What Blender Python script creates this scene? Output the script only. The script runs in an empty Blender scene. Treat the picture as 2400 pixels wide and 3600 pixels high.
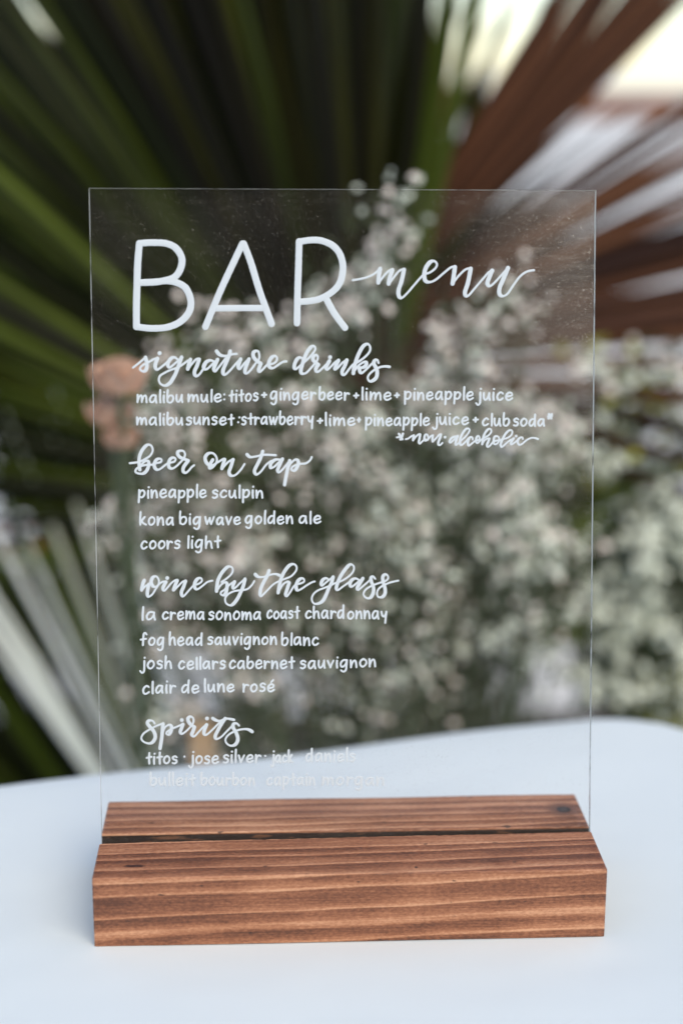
import bpy, bmesh, math, random
from mathutils import Vector, Matrix
S = bpy.context.scene
R = math.radians
rnd = random.Random(7)

# ------------------------------------------------------------------ camera
CAM = Vector((-0.04022394, -0.76244289, 0.42480883))
RX = Vector((0.99898690, -0.04493686, 0.00241938))     # right
FW = Vector((0.04409843, 0.96679569, -0.25171696))     # forward
UP = Vector((0.00897232, 0.25156864, 0.96779787))      # up
FPX = 5838.936                                          # focal length in pixels of the 2400 x 3600 photograph
cd = bpy.data.cameras.new('camera'); cam = bpy.data.objects.new('camera', cd)
S.collection.objects.link(cam)
cam.matrix_world = Matrix(((RX.x, UP.x, -FW.x, CAM.x), (RX.y, UP.y, -FW.y, CAM.y), (RX.z, UP.z, -FW.z, CAM.z), (0, 0, 0, 1)))
cd.sensor_fit = 'VERTICAL'; cd.sensor_height = 36; cd.sensor_width = 24; cd.lens = FPX / 100
cd.clip_start = 0.02; cd.clip_end = 3000
cd.dof.use_dof = True; cd.dof.focus_distance = (Vector((0, .066, .2)) - CAM).dot(FW); cd.dof.aperture_fstop = 2.35
S.camera = cam

# ------------------------------------------------------------------ sky and sun
SUN_EL = 46      # soft high light, from behind and left of the camera
w = bpy.data.worlds.new('World'); S.world = w; w.use_nodes = True
nt = w.node_tree; nt.nodes.clear()
sky = nt.nodes.new('ShaderNodeTexSky'); sky.sky_type = 'NISHITA'; sky.sun_disc = False
sky.sun_elevation = R(SUN_EL); sky.sun_rotation = R(162)
sky.air_density = 1.0; sky.dust_density = 0.4; sky.ozone_density = 1.0
bg = nt.nodes.new('ShaderNodeBackground'); bg.inputs['Strength'].default_value = 0.13
wo = nt.nodes.new('ShaderNodeOutputWorld')
nt.links.new(sky.outputs[0], bg.inputs[0]); nt.links.new(bg.outputs[0], wo.inputs[0])
ld = bpy.data.lights.new('sun', 'SUN'); ld.energy = 1.9; ld.angle = R(50); ld.color = (1, .85, .64)
sun = bpy.data.objects.new('sun', ld); S.collection.objects.link(sun)
sa = R(162)   # compass angle of the sun, 0 = +y, clockwise
sdir = Vector((math.sin(sa) * math.cos(R(SUN_EL)), math.cos(sa) * math.cos(R(SUN_EL)), math.sin(R(SUN_EL))))
sun.rotation_euler = sdir.to_track_quat('Z', 'Y').to_euler()
S.view_settings.view_transform = 'Standard'; S.view_settings.look = 'None'; S.view_settings.gamma = 1
S.view_settings.exposure = 0.66

# ------------------------------------------------------------------ helpers
def ray(px, py):
    return RX * ((px - 1200) / FPX) + FW + UP * ((1800 - py) / FPX)
def at(px, py, Y):
    """the point at depth Y (metres behind the stand's front) that the photograph shows at px, py"""
    d = ray(px, py); return CAM + d * ((Y - CAM.y) / d.y)
def link(o, parent=None):
    S.collection.objects.link(o)
    if parent: o.parent = parent
    return o
def mesh_obj(name, verts, faces, mat, parent=None, smooth=False, uvs=None):
    me = bpy.data.meshes.new(name); me.from_pydata([tuple(v) for v in verts], [], faces)
    if uvs:
        l = me.uv_layers.new(name='UVMap')
        for lp in me.loops: l.data[lp.index].uv = uvs[lp.vertex_index]
    if smooth: me.polygons.foreach_set('use_smooth', [True] * len(me.polygons))
    if isinstance(mat, (list, tuple)):
        for m in mat: me.materials.append(m)
    else: me.materials.append(mat)
    return link(bpy.data.objects.new(name, me), parent)
def tag(o, label=None, cat=None, group=None, kind=None):
    if label: o['label'] = label
    if cat: o['category'] = cat
    if group: o['group'] = group
    if kind: o['kind'] = kind
    return o
def empty(name, loc=(0, 0, 0)):
    o = bpy.data.objects.new(name, None); o.location = loc; o.empty_display_size = .05
    return link(o)
def settle(root):
    """children are written in world coordinates: keep them there under the moved Empty"""
    inv = Matrix.Translation(-root.location)
    for c in root.children: c.matrix_parent_inverse = inv
class MB:
    def __init__(s): s.v, s.f, s.uv = [], [], []
    def add(s, v, f, uv=None):
        n = len(s.v); s.v += v; s.f += [tuple(i + n for i in q) for q in f]
        s.uv += uv if uv else [(0, 0)] * len(v)
    def box(s, x0, x1, y0, y1, z0, z1):
        s.add([(x0,y0,z0),(x1,y0,z0),(x1,y1,z0),(x0,y1,z0),(x0,y0,z1),(x1,y0,z1),(x1,y1,z1),(x0,y1,z1)],
              [(0,3,2,1),(4,5,6,7),(0,1,5,4),(1,2,6,5),(2,3,7,6),(3,0,4,7)])
    def tube(s, pts, rad, n=6):
        vs, fs = [], []
        for i, p in enumerate(pts):
            a = Vector(pts[max(i-1, 0)]); b = Vector(pts[min(i+1, len(pts)-1)]); t = (b - a).normalized()
            u = t.cross(Vector((0.3, .2, 1))).normalized(); q = t.cross(u)
            r = rad[i] if isinstance(rad, (list, tuple)) else rad
            for k in range(n):
                c = 2*math.pi*k/n; vs.append(tuple(Vector(p) + (u*math.cos(c) + q*math.sin(c))*r))
        for i in range(len(pts)-1):
            for k in range(n):
                fs.append((i*n+k, i*n+(k+1) % n, (i+1)*n+(k+1) % n, (i+1)*n+k))
        fs.append(tuple(range(n))[::-1]); fs.append(tuple((len(pts)-1)*n+k for k in range(n)))
        s.add(vs, fs)
    def build(s, name, mat, parent=None, smooth=False):
        return mesh_obj(name, s.v, s.f, mat, parent, smooth, s.uv)

def material(name):
    m = bpy.data.materials.new(name); m.use_nodes = True
    t = m.node_tree; t.nodes.clear(); o = t.nodes.new('ShaderNodeOutputMaterial')
    return m, t, o
class NT:
    """tiny node helper"""
    def __init__(s, t): s.t = t
    def n(s, typ, **kw):
        nd = s.t.nodes.new('ShaderNode' + typ)
        for k, v in kw.items(): setattr(nd, k, v)
        return nd
    def l(s, a, b): s.t.links.new(a, b)
    def setin(s, sock, v):
        if hasattr(v, 'is_output') or hasattr(v, 'links'): s.l(v, sock)
        else: sock.default_value = v
    def math(s, op, a, b=None, c=None, clamp=False):
        nd = s.n('Math', operation=op, use_clamp=clamp)
        for i, v in enumerate((a, b, c)):
            if v is not None: s.setin(nd.inputs[i], v)
        return nd.outputs[0]
    def mixc(s, f, a, b, mode='MIX'):
        nd = s.n('Mix', data_type='RGBA', blend_type=mode)
        s.setin(nd.inputs[0], f); s.setin(nd.inputs[6], a); s.setin(nd.inputs[7], b)
        return nd.outputs[2]
    def noise(s, vec, scale, detail=3, rough=.55):
        nd = s.n('TexNoise'); s.l(vec, nd.inputs['Vector']); nd.inputs['Scale'].default_value = scale
        nd.inputs['Detail'].default_value = detail; nd.inputs['Roughness'].default_value = rough
        return nd.outputs['Fac']
    def mapping(s, vec, scale=(1,1,1), loc=(0,0,0), rot=(0,0,0)):
        nd = s.n('Mapping'); s.l(vec, nd.inputs[0]); nd.inputs[1].default_value = loc
        nd.inputs[2].default_value = rot; nd.inputs[3].default_value = scale
        return nd.outputs[0]
    def ramp(s, f, stops):
        nd = s.n('ValToRGB'); s.l(f, nd.inputs[0]); e = nd.color_ramp.elements
        while len(e) < len(stops): e.new(.5)
        for q, (p, c) in zip(e, stops): q.position = p; q.color = tuple(c) + (1,) if len(c) == 3 else c
        return nd.outputs[0]
    def sstep(s, x, a, b):
        nd = s.n('MapRange', interpolation_type='SMOOTHSTEP'); s.setin(nd.inputs[0], x)
        nd.inputs[1].default_value = a; nd.inputs[2].default_value = b
        return nd.outputs[0]
C4 = lambda r, g, b: (r, g, b, 1)

# ------------------------------------------------------------------ materials
def m_wood():
    m, t, o = material('stained_pine'); h = NT(t)
    co = h.n('TexCoord').outputs['Object']
    sp = h.n('SeparateXYZ'); h.l(co, sp.inputs[0]); X, Y, Z = sp.outputs
    # distance from the heart of the log, which lies far below and in front of the block: rings run along x
    wob = h.noise(h.mapping(co, (5, 14, 14)), 1.0, 2, .5)
    wob2 = h.noise(h.mapping(co, (14, 60, 60)), 1.0, 2, .5)
    y1 = h.math('ADD', h.math('ADD', Y, .10), h.math('MULTIPLY', X, .016)); z1 = h.math('ADD', h.math('ADD', Z, .09), h.math('MULTIPLY', X, -.05))
    # the knot near the right end of the rear lip pushes the rings apart
    kx = h.math('SUBTRACT', X, .1200); ky = h.math('SUBTRACT', Y, .0715)
    k2 = h.math('ADD', h.math('MULTIPLY', h.math('MULTIPLY', kx, kx), .28), h.math('MULTIPLY', ky, ky))
    kd = h.math('SQRT', h.math('ADD', h.math('MULTIPLY', kx, kx), h.math('MULTIPLY', ky, ky)))
    bend = h.math('MULTIPLY', h.math('DIVIDE', .000030, h.math('ADD', k2, .00006)), h.math('SUBTRACT', Y, .062))
    r = h.math('SQRT', h.math('ADD', h.math('MULTIPLY', y1, y1), h.math('MULTIPLY', h.math('MULTIPLY', z1, z1), 1.0)))
    r = h.math('ADD', r, h.math('MULTIPLY', wob, .0085)); r = h.math('ADD', r, h.math('MULTIPLY', wob2, .0012))
    r = h.math('ADD', r, h.math('MULTIPLY', bend, .35))
    cmb = h.n('CombineXYZ'); h.l(h.math('MULTIPLY', r, 120), cmb.inputs[0]); irr = h.noise(cmb.outputs[0], 1.0, 1, .5)
    ph = h.math('FRACT', h.math('ADD', h.math('MULTIPLY', r, 1/.0072), h.math('MULTIPLY', irr, 1.5)))
    ring = h.ramp(ph, [(0, (.85,)*3), (.07, (1,)*3), (.2, (.66,)*3), (.45, (.42,)*3), (.8, (.2,)*3), (.93, (.22,)*3), (1, (.85,)*3)])
    big = h.noise(h.mapping(co, (9, 30, 30)), 1.0, 3, .6)
    streak = h.noise(h.mapping(co, (22, 1300, 1300)), 1.0, 3, .65)
    mott = h.noise(h.mapping(co, (420, 900, 900)), 1.0, 3, .65)
    f = h.math('ADD', h.math('ADD', h.math('MULTIPLY', ring, .76), .07), h.math('MULTIPLY', h.math('SUBTRACT', streak, .5), .8))
    f = h.math('ADD', f, h.math('MULTIPLY', h.math('SUBTRACT', mott, .5), .95))
    f = h.math('ADD', f, h.math('MULTIPLY', h.math('SUBTRACT', big, .5), 1.5), None, True)
    col = h.ramp(f, [(0, (.105, .035, .015)), (.3, (.245, .089, .039)), (.6, (.41, .175, .084)), (1, (.65, .34, .19))])
    # knot
    kn = h.noise(h.mapping(co, (300, 300, 300)), 1.0, 2, .5)
    kk = h.math('ADD', kd, h.math('MULTIPLY', h.math('SUBTRACT', kn, .5), .0012))
    col = h.mixc(h.sstep(kk, .0125, .0045), col, C4(.15, .058, .03))
    col = h.mixc(h.sstep(kk, .0044, .0034), col, C4(.014, .008, .007))
    col = h.mixc(h.sstep(kk, .0026, .0014), col, C4(.055, .035, .028))
    # a torn chip near the left of the front lip and a pin hole right of its middle
    cx = h.math('SUBTRACT', X, -.1095); cyy = h.math('SUBTRACT', Y, .0132)
    cdist = h.math('SQRT', h.math('ADD', h.math('MULTIPLY', h.math('MULTIPLY', cx, cx), .12), h.math('MULTIPLY', cyy, cyy)))
    cdist = h.math('ADD', cdist, h.math('MULTIPLY', h.math('SUBTRACT', kn, .5), .0016))
    top = h.sstep(Z, .0365, .0372)
    col = h.mixc(h.math('MULTIPLY', h.sstep(cdist, .0021, .0011), top), col, C4(.05, .014, .006))
    hx = h.math('SUBTRACT', X, .0332); hy = h.math('SUBTRACT', Y, .0060)
    hd = h.math('SQRT', h.math('ADD', h.math('MULTIPLY', hx, hx), h.math('MULTIPLY', hy, hy)))
    col = h.mixc(h.math('MULTIPLY', h.sstep(hd, .0011, .0006), top), col, C4(.02, .007, .004))
    # small dark flecks
    fl = h.noise(h.mapping(co, (110, 260, 260)), 1.0, 2, .5)
    col = h.mixc(h.math('MULTIPLY', h.sstep(fl, .70, .76), .8), col, C4(.03, .012, .008))
    # inside of the slot: coloured dark brown, with a few scraped paler patches
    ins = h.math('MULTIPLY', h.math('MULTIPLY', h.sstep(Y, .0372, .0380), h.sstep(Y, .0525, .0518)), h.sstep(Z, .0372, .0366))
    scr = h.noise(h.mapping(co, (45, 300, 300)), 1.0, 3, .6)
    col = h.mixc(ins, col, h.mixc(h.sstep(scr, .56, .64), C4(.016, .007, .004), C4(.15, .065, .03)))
    # end grain darker, stain soaks in
    geo = h.n('NewGeometry'); ns = h.n('SeparateXYZ'); h.l(geo.outputs['True Normal'], ns.inputs[0])
    endf = h.sstep(h.math('ABSOLUTE', ns.outputs[0]), .6, .9)
    col = h.mixc(endf, col, C4(.07, .028, .015))
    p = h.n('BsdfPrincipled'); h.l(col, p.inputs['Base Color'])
    p.inputs['Roughness'].default_value = .48; p.inputs['Specular IOR Level'].default_value = .6
    b = h.n('Bump'); b.inputs['Strength'].default_value = .5; b.inputs['Distance'].default_value = .0006
    hh = h.math('ADD', h.math('MULTIPLY', ring, .6), h.math('MULTIPLY', streak, .5)); hh = h.math('ADD', hh, h.math('MULTIPLY', mott, .5))
    h.l(hh, b.inputs['Height']); h.l(b.outputs[0], p.inputs['Normal'])
    h.l(p.outputs[0], o.inputs[0]); return m
def m_cloth():
    m, t, o = material('white_tablecloth_fabric'); h = NT(t)
    co = h.n('TexCoord').outputs['Object']; sp = h.n('SeparateXYZ'); h.l(co, sp.inputs[0])
    wa = h.math('SINE', h.math('MULTIPLY', h.math('ADD', sp.outputs[0], sp.outputs[1]), 2*math.pi/.0011))
    wb = h.math('SINE', h.math('MULTIPLY', h.math('SUBTRACT', sp.outputs[0], sp.outputs[1]), 2*math.pi/.0011))
    wv = h.math('MULTIPLY', wa, wb)
    soft = h.noise(h.mapping(co, (7, 10, 7)), 1.0, 2, .5); slub = h.noise(h.mapping(co, (90, 900, 90)), 1.0, 2, .5)
    col = h.mixc(h.math('ADD', .5, h.math('MULTIPLY', wv, .2)), C4(.68, .75, .76), C4(.74, .81, .82))
    p = h.n('BsdfPrincipled'); h.l(col, p.inputs['Base Color'])
    p.inputs['Roughness'].default_value = .85; p.inputs['Sheen Weight'].default_value = .15; p.inputs['Specular IOR Level'].default_value = .25
    b = h.n('Bump'); b.inputs['Strength'].default_value = .35; b.inputs['Distance'].default_value = .0003
    h.l(h.math('ADD', wv, h.math('MULTIPLY', slub, 1.2)), b.inputs['Height'])
    b2 = h.n('Bump'); b2.inputs['Strength'].default_value = .5; b2.inputs['Distance'].default_value = .008
    h.l(soft, b2.inputs['Height']); h.l(b.outputs[0], b2.inputs['Normal']); h.l(b2.outputs[0], p.inputs['Normal'])
    h.l(p.outputs[0], o.inputs[0]); return m
def m_acrylic():
    m, t, o = material('clear_acrylic_with_dust'); h = NT(t)
    co = h.n('TexCoord').outputs['Object']; sp = h.n('SeparateXYZ'); h.l(co, sp.inputs[0])
    tr = h.n('BsdfTransparent'); tr.inputs[0].default_value = C4(1, 1, .999)
    gl = h.n('BsdfGlossy'); gl.inputs['Roughness'].default_value = .02
    fr = h.n('Fresnel'); fr.inputs[0].default_value = 1.45
    mx = h.n('MixShader'); h.l(h.math('MINIMUM', fr.outputs[0], .022), mx.inputs[0]); h.l(tr.outputs[0], mx.inputs[1]); h.l(gl.outputs[0], mx.inputs[2])
    patch = h.noise(h.mapping(co, (9, 9, 9)), 1.0, 4, .6)
    corner = h.math('MULTIPLY', h.sstep(sp.outputs[0], .045, .125), h.sstep(sp.outputs[2], .18, .32))
    low = h.math('MULTIPLY', h.sstep(sp.outputs[2], .14, .03), h.sstep(patch, .35, .7))
    amt = h.math('ADD', h.math('ADD', .005, h.math('MULTIPLY', corner, .045)), h.math('ADD', h.math('MULTIPLY', low, .012), h.math('MULTIPLY', h.sstep(patch, .5, .75), .010)))
    sc = h.noise(h.mapping(co, (900, 900, 900)), 1.0, 2, .6)
    specks = h.math('MULTIPLY', h.sstep(sc, .62, .72), h.math('ADD', .02, h.math('MULTIPLY', amt, 5)))
    sc2 = h.noise(h.mapping(co, (620, 620, 800)), 1.0, 2, .5)
    specks2 = h.math('MULTIPLY', h.sstep(sc2, .73, .78), .16)
    sm = h.noise(h.mapping(co, (60, 60, 300), rot=(0, .6, 0)), 1.0, 4, .6)
    amt = h.math('ADD', amt, h.math('MULTIPLY', h.math('MULTIPLY', h.sstep(sm, .5, .8), amt), 1.2))
    amt = h.math('ADD', h.math('ADD', amt, specks), specks2, None, True)
    df = h.n('BsdfDiffuse'); df.inputs[0].default_value = C4(.74, .68, .58)
    m2 = h.n('MixShader'); h.l(amt, m2.inputs[0]); h.l(mx.outputs[0], m2.inputs[1]); h.l(df.outputs[0], m2.inputs[2])
    h.l(m2.outputs[0], o.inputs[0]); return m
def m_acrylic_edge():
    m, t, o = material('sawn_acrylic_edge'); h = NT(t)
    co = h.n('TexCoord').outputs['Object']
    tr = h.n('BsdfTransparent'); tr.inputs[0].default_value = C4(.5, .5, .48)
    p = h.n('BsdfPrincipled'); p.inputs['Base Color'].default_value = C4(.75, .75, .70); p.inputs['Roughness'].default_value = .3
    mx = h.n('MixShader'); h.l(h.sstep(h.noise(h.mapping(co, (60, 60, 60)), 1, 3), .3, .55), mx.inputs[0])
    h.l(tr.outputs[0], mx.inputs[1]); h.l(p.outputs[0], mx.inputs[2]); h.l(mx.outputs[0], o.inputs[0]); return m
def m_plain(name, col, rough=.6, spec=.5, var=0., scale=40):
    m, t, o = material(name); h = NT(t)
    p = h.n('BsdfPrincipled'); p.inputs['Roughness'].default_value = rough; p.inputs['Specular IOR Level'].default_value = spec
    if var:
        co = h.n('TexCoord').outputs['Object']; n = h.noise(h.mapping(co), scale, 4, .6)
        c2 = tuple(c * (1 - var) for c in col) + (1,)
        h.l(h.mixc(h.sstep(n, .3, .7), c2, tuple(c * (1 + var*.4) for c in col) + (1,)), p.inputs['Base Color'])
    else: p.inputs['Base Color'].default_value = tuple(col) + (1,)
    h.l(p.outputs[0], o.inputs[0]); return m
def m_leaf(name, stops, rough=.5, trans=.22, spec=.16):
    m, t, o = material(name); h = NT(t)
    oi = h.n('ObjectInfo').outputs['Random']; uv = h.n('UVMap').outputs[0]
    n1 = h.noise(h.mapping(uv, (9, 1.3, 1)), 1.0, 3, .6); n2 = h.noise(h.mapping(uv, (38, 2, 1)), 1.0, 2, .6)
    f = h.math('ADD', h.math('MULTIPLY', oi, .75), h.math('MULTIPLY', h.math('SUBTRACT', n1, .5), .9))
    f = h.math('ADD', f, h.math('MULTIPLY', h.math('SUBTRACT', n2, .5), .5), None, True)
    col = h.ramp(f, stops)
    p = h.n('BsdfPrincipled'); h.l(col, p.inputs['Base Color']); p.inputs['Roughness'].default_value = rough
    p.inputs['Specular IOR Level'].default_value = spec
    b = h.n('Bump'); b.inputs['Strength'].default_value = .4; b.inputs['Distance'].default_value = .001; h.l(n2, b.inputs['Height']); h.l(b.outputs[0], p.inputs['Normal'])
    tl = h.n('BsdfTranslucent'); h.l(h.mixc(1.0, col, C4(1.6, 1.7, .6), 'MULTIPLY'), tl.inputs[0])
    mx = h.n('MixShader'); mx.inputs[0].default_value = trans; h.l(p.outputs[0], mx.inputs[1]); h.l(tl.outputs[0], mx.inputs[2])
    h.l(mx.outputs[0], o.inputs[0]); return m
M = dict(
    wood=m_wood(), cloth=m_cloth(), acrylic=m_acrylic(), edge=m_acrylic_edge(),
    paint=m_plain('white_paint_pen', (.58, .635, .665), .6, .2),
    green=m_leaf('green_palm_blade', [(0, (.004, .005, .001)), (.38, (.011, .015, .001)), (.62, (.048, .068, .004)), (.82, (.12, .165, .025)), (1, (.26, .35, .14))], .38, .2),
    olive=m_leaf('shaded_olive_palm_blade', [(0, (.004, .003, .001)), (.38, (.010, .009, .001)), (.62, (.045, .048, .002)), (1, (.14, .15, .010))], .5, .2),  # olive blade, with the shade inside the fan put into its colour
    brown=m_leaf('dry_brown_palm_blade', [(0, (.016, .007, .005)), (.35, (.060, .024, .013)), (.65, (.145, .060, .029)), (.88, (.25, .125, .075)), (1, (.36, .21, .15))], .6, .2),
    pale=m_leaf('silvery_palm_blade', [(0, (.45, .48, .36)), (.2, (.74, .78, .70)), (.6, (.82, .85, .80)), (1, (.88, .90, .84))], .35, .1),
    petiole=m_plain('palm_petiole', (.10, .085, .035), .5, .4, .4, 30),
    bark=m_plain('palm_bark', (.09, .06, .038), .9, .2, .5, 40),
    stem=m_plain('flower_stem', (.075, .10, .05), .7, .3, .3, 60),
    sleaf=m_plain('grey_green_flower_foliage', (.038, .055, .018), .65, .3, .55, 25),
    pleaf=m_plain('pale_green_foliage', (.20, .25, .12), .6, .4, .6, 14),
    bloom=m_plain('babys_breath_petals', (.86, .78, .70), .8, .2, .25, 35),
    bloom2=m_plain('babys_breath_petals_greenish', (.72, .77, .65), .8, .2, .3, 35),
    peach=m_plain('peach_rose_petals', (.72, .46, .33), .6, .3, .35, 60),
    yleaf=m_plain('yellow_green_leaf', (.50, .50, .08), .5, .3, .5, 15),
    rail=m_plain('orange_brown_timber', (.22, .075, .022), .6, .3, .3, 12),
    ground=m_plain('pale_sand_paving', (.86, .85, .80), .9, .2, .15, 3),
    soil=m_plain('dark_planting_soil', (.035, .026, .018), .95, .1, .4, 20),
    added_wall_board=m_plain('added_wall_dark_boards', (.05, .032, .02), .7, .3, .3, 8),  # for the added wall behind the camera, dark for the panel reflections
    stake=m_plain('tan_wooden_stake', (.42, .29, .17), .7, .3, .25, 30),
    metal=m_plain('grey_table_steel', (.25, .25, .26), .4, .5),
)

# ------------------------------------------------------------------ ground, table
g = mesh_obj('ground', [(-1500,-1500,-.76),(1500,-1500,-.76),(1500,1500,-.76),(-1500,1500,-.76)], [(0,1,2,3)], M['ground']); tag(g, kind='structure')
mb = MB(); mb.box(-1.5, 1.0, .55, 2.1, -.756, -.70)
sb = mb.build('planting_bed', M['soil']); tag(sb, kind='structure')

TA = R(14.3); TU = Vector((math.cos(TA), math.sin(TA), 0)); TV = Vector((-math.sin(TA), math.cos(TA), 0))
# tabletop outline in table axes (u along the far edge, v away from the camera)
def tv(u, v, z): return TU * u + TV * v + Vector((0, 0, z))
FARV = 0.2575; NEARV = -.50; LEFTU = -1.15; RIGHTU = .320
def outline(grow, rc):
    pts = []
    for cx, cy, a0 in ((RIGHTU - rc, FARV - rc, 0), (LEFTU + rc, FARV - rc, 90), (LEFTU + rc, NEARV + rc, 180), (RIGHTU - rc, NEARV + rc, 270)):
        for k in range(13):
            a = R(a0 + 7.5 * k); pts.append((cx + (rc + grow) * math.cos(a), cy + (rc + grow) * math.sin(a)))
    # resample straight runs so that the hem can ripple
    out = []
    for i in range(len(pts)):
        a, b = pts[i], pts[(i+1) % len(pts)]; L = math.dist(a, b); n = max(1, int(L / .02))
        for k in range(n): out.append((a[0] + (b[0]-a[0])*k/n, a[1] + (b[1]-a[1])*k/n))
    return out
def cloth():
    base = outline(0, .072); n = len(base); cu = (LEFTU+RIGHTU)/2; cv = (FARV+NEARV)/2
    rings = []   # (inset, drop, ripple)
    prof = [(-.20, 0, 0), (-.12, 0, 0), (-.06, 0, 0), (-.03, 0, 0), (-.016, -.0004, 0), (-.009, -.0017, 0), (-.0045, -.0042, 0), (-.001, -.0085, .1), (.0015, -.016, .2), (.003, -.03, .4), (.004, -.08, .6), (.006, -.2, .85), (.010, -.45, 1), (.012, -.745, 1)]
    # outward normals
    nor = []
    for i in range(n):
        a, b = base[i-1], base[(i+1) % n]; d = Vector((b[1]-a[1], a[0]-b[0])).normalized(); nor.append(d)
    vs = []
    for off, z, rp in prof:
        for i, (u, v) in enumerate(base):
            s = i * .02
            rip = rp * (.012*math.sin(s*31) + .009*math.sin(s*17.3+1) + .008*math.sin(s*53+2))
            if off < -.1:
                f = 1 + off * 1.2; p = (cu + (u-cu)*(.25 if off < -.15 else .78), cv + (v-cv)*(.25 if off < -.15 else .78))
            else: p = (u + nor[i].x*(off+rip), v + nor[i].y*(off+rip))
            w = tv(p[0], p[1], z); 
            if z > -.005: w.z += .0012*math.sin(p[0]*23+1)*math.sin(p[1]*19+.5) * (0 if abs(p[0]) < .16 and abs(p[1]-.04) < .1 else 1)
            vs.append(w)
    fs = []
    for r in range(len(prof)-1):
        for i in range(n):
            j = (i+1) % n; fs.append((r*n+i, (r+1)*n+i, (r+1)*n+j, r*n+j))
    c = len(vs); vs.append(tv(cu, cv, 0)); 
    for i in range(n): fs.append((c, i, (i+1) % n))
    o = mesh_obj('tablecloth', vs, fs, M['cloth'], smooth=True)
    m = o.modifiers.new('thick', 'SOLIDIFY'); m.thickness = .0006; m.offset = -1
    bm = bmesh.new(); bm.from_mesh(o.data); bmesh.ops.recalc_face_normals(bm, faces=bm.faces); bm.to_mesh(o.data); bm.free()
    return tag(o, 'smooth white tablecloth with a rounded far corner, under the wooden sign stand', 'tablecloth')
cloth()
tb = empty('table', tv(-.43, -.12, -.76))
ol = outline(-.012, .075); n = len(ol)
vs = [tv(u, v, -.0035) for u, v in ol] + [tv(u, v, -.030) for u, v in ol]
mesh_obj('tabletop', vs, [tuple(range(n)), tuple(range(2*n-1, n-1, -1))] + [(i, n+i, n+(i+1) % n, (i+1) % n) for i in range(n)], M['metal'], tb)
for u in (LEFTU+.12, RIGHTU-.12):
    for v in (NEARV+.1, FARV-.1):
        mb = MB(); mb.tube([tv(u, v, -.756), tv(u, v, -.031)], .014, 10); mb.build('leg', M['metal'], tb)
tag(tb, 'table hidden beneath the white tablecloth', 'table'); settle(tb)

# ------------------------------------------------------------------ wooden stand: one block with a slot sawn along it
WB, WD, WH = .2596, .0918, .038
def stand():
    # profile (y, z) counter-clockwise seen from -x; slot for the panel leans back with it
    sl = math.tan(.1237)
    ys0, ys1, zb = .0418, .0505, .016
    prof = [(0, 0), (0, WH), (ys0, WH), (ys0 - sl*(WH-zb), zb), (ys1 - sl*(WH-zb), zb), (ys1, WH), (WD, WH), (WD, 0)]
    # chamfer every outer corner slightly
    def cham(P, c):
        out = []
        for i, p in enumerate(P):
            a, b = Vector(P[i-1]), Vector(P[(i+1) % len(P)]); p = Vector(p)
            out += [p + (a-p).normalized()*c, p + ((a-p).normalized()+(b-p).normalized())*c*.30, p + (b-p).normalized()*c]
        return out
    P = cham(prof, .0006); k = len(P)
    xs = [-WB/2, -WB/2+.0006] + [-WB/2 + WB*i/90 for i in range(1, 90)] + [WB/2-.0006, WB/2]
    vs = []
    r2 = random.Random(3)
    ph = [r2.uniform(0, 6.28) for _ in range(k)]
    cy, cz = WD/2, WH/2
    for i, x in enumerate(xs):
        end = i in (0, len(xs)-1)
        for j, p in enumerate(P):
            y, z = p
            am = .00022
            if .03 < y < .0455 and z > .01: y += x/WB*.0036
            if y > .0455 and y < .06: y += -x/WB*.0010
            if z > .001: z += am*math.sin(x*55+ph[j//3*3]) * .6 + r2.uniform(-1, 1)*.00005
            if z > WH*.9 and abs(p[1]-WH) < .0007 and .03 < y < .06: z += r2.uniform(-1, 1)*.00014; y += r2.uniform(-1,1)*.00012
            y += am*math.sin(x*40+ph[(j//3*3+5) % k])*.6 + r2.uniform(-1, 1)*.00004
            if end: y += (.0005 if y < cy else -.0005) * (1 if (y < .01 or y > .08) else 0); z += -.0005 if z > .03 else 0
            vs.append((x, y, max(z, .0002)))
    fs = [(i*k+j, i*k+(j+1) % k, (i+1)*k+(j+1) % k, (i+1)*k+j) for i in range(len(xs)-1) for j in range(k)]
    me_v = vs
    bm = bmesh.new(); bv = [bm.verts.new(v) for v in me_v]
    for f in fs: bm.faces.new([bv[i] for i in f])
    c0 = bm.faces.new([bv[j] for j in range(k)][::-1]); c1 = bm.faces.new([bv[(len(xs)-1)*k+j] for j in range(k)])
    bmesh.ops.triangulate(bm, faces=[c0, c1])
    bmesh.ops.recalc_face_normals(bm, faces=bm.faces)
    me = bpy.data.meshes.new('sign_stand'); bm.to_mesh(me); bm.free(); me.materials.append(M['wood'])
    o = link(bpy.data.objects.new('sign_stand', me))
    return tag(o, 'reddish brown stained wooden block with a sawn slot, holding the clear sign upright', 'sign stand')
st = stand()

# ------------------------------------------------------------------ clear panel
TILT = .12372; PY = .0451
PU = Vector((1, 0, 0)); PW = Vector((0, math.sin(TILT), math.cos(TILT))); PN = Vector((0, -math.cos(TILT), math.sin(TILT)))
P0 = Vector((0, PY, WH))
def on_panel(px, py, lift=0):
    d = ray(px, py); t = (P0 - CAM).dot(PN) / d.dot(PN)
    return CAM + d * t + PN * lift
sign = empty('acrylic_sign', P0 - PW*.021)
TH = .0036; ZB = .0165
def panel():
    cs = [(-.1293, ZB-WH), (.1297, ZB-WH), (.1271, .3356), (-.12816, .3368)]
    vs = []
    for off in (0, -TH):
        for u, v in cs: vs.append(P0 + PU*u + PW*v + PN*off)
    fs = [(0,1,2,3), (7,6,5,4), (0,4,5,1), (1,5,6,2), (2,6,7,3), (3,7,4,0)]
    o = mesh_obj('panel', vs, fs, [M['acrylic'], M['edge']], sign)
    for i, pl in enumerate(o.data.polygons): pl.material_index = 0 if i < 2 else 1
    return o
pan = panel()
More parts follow.
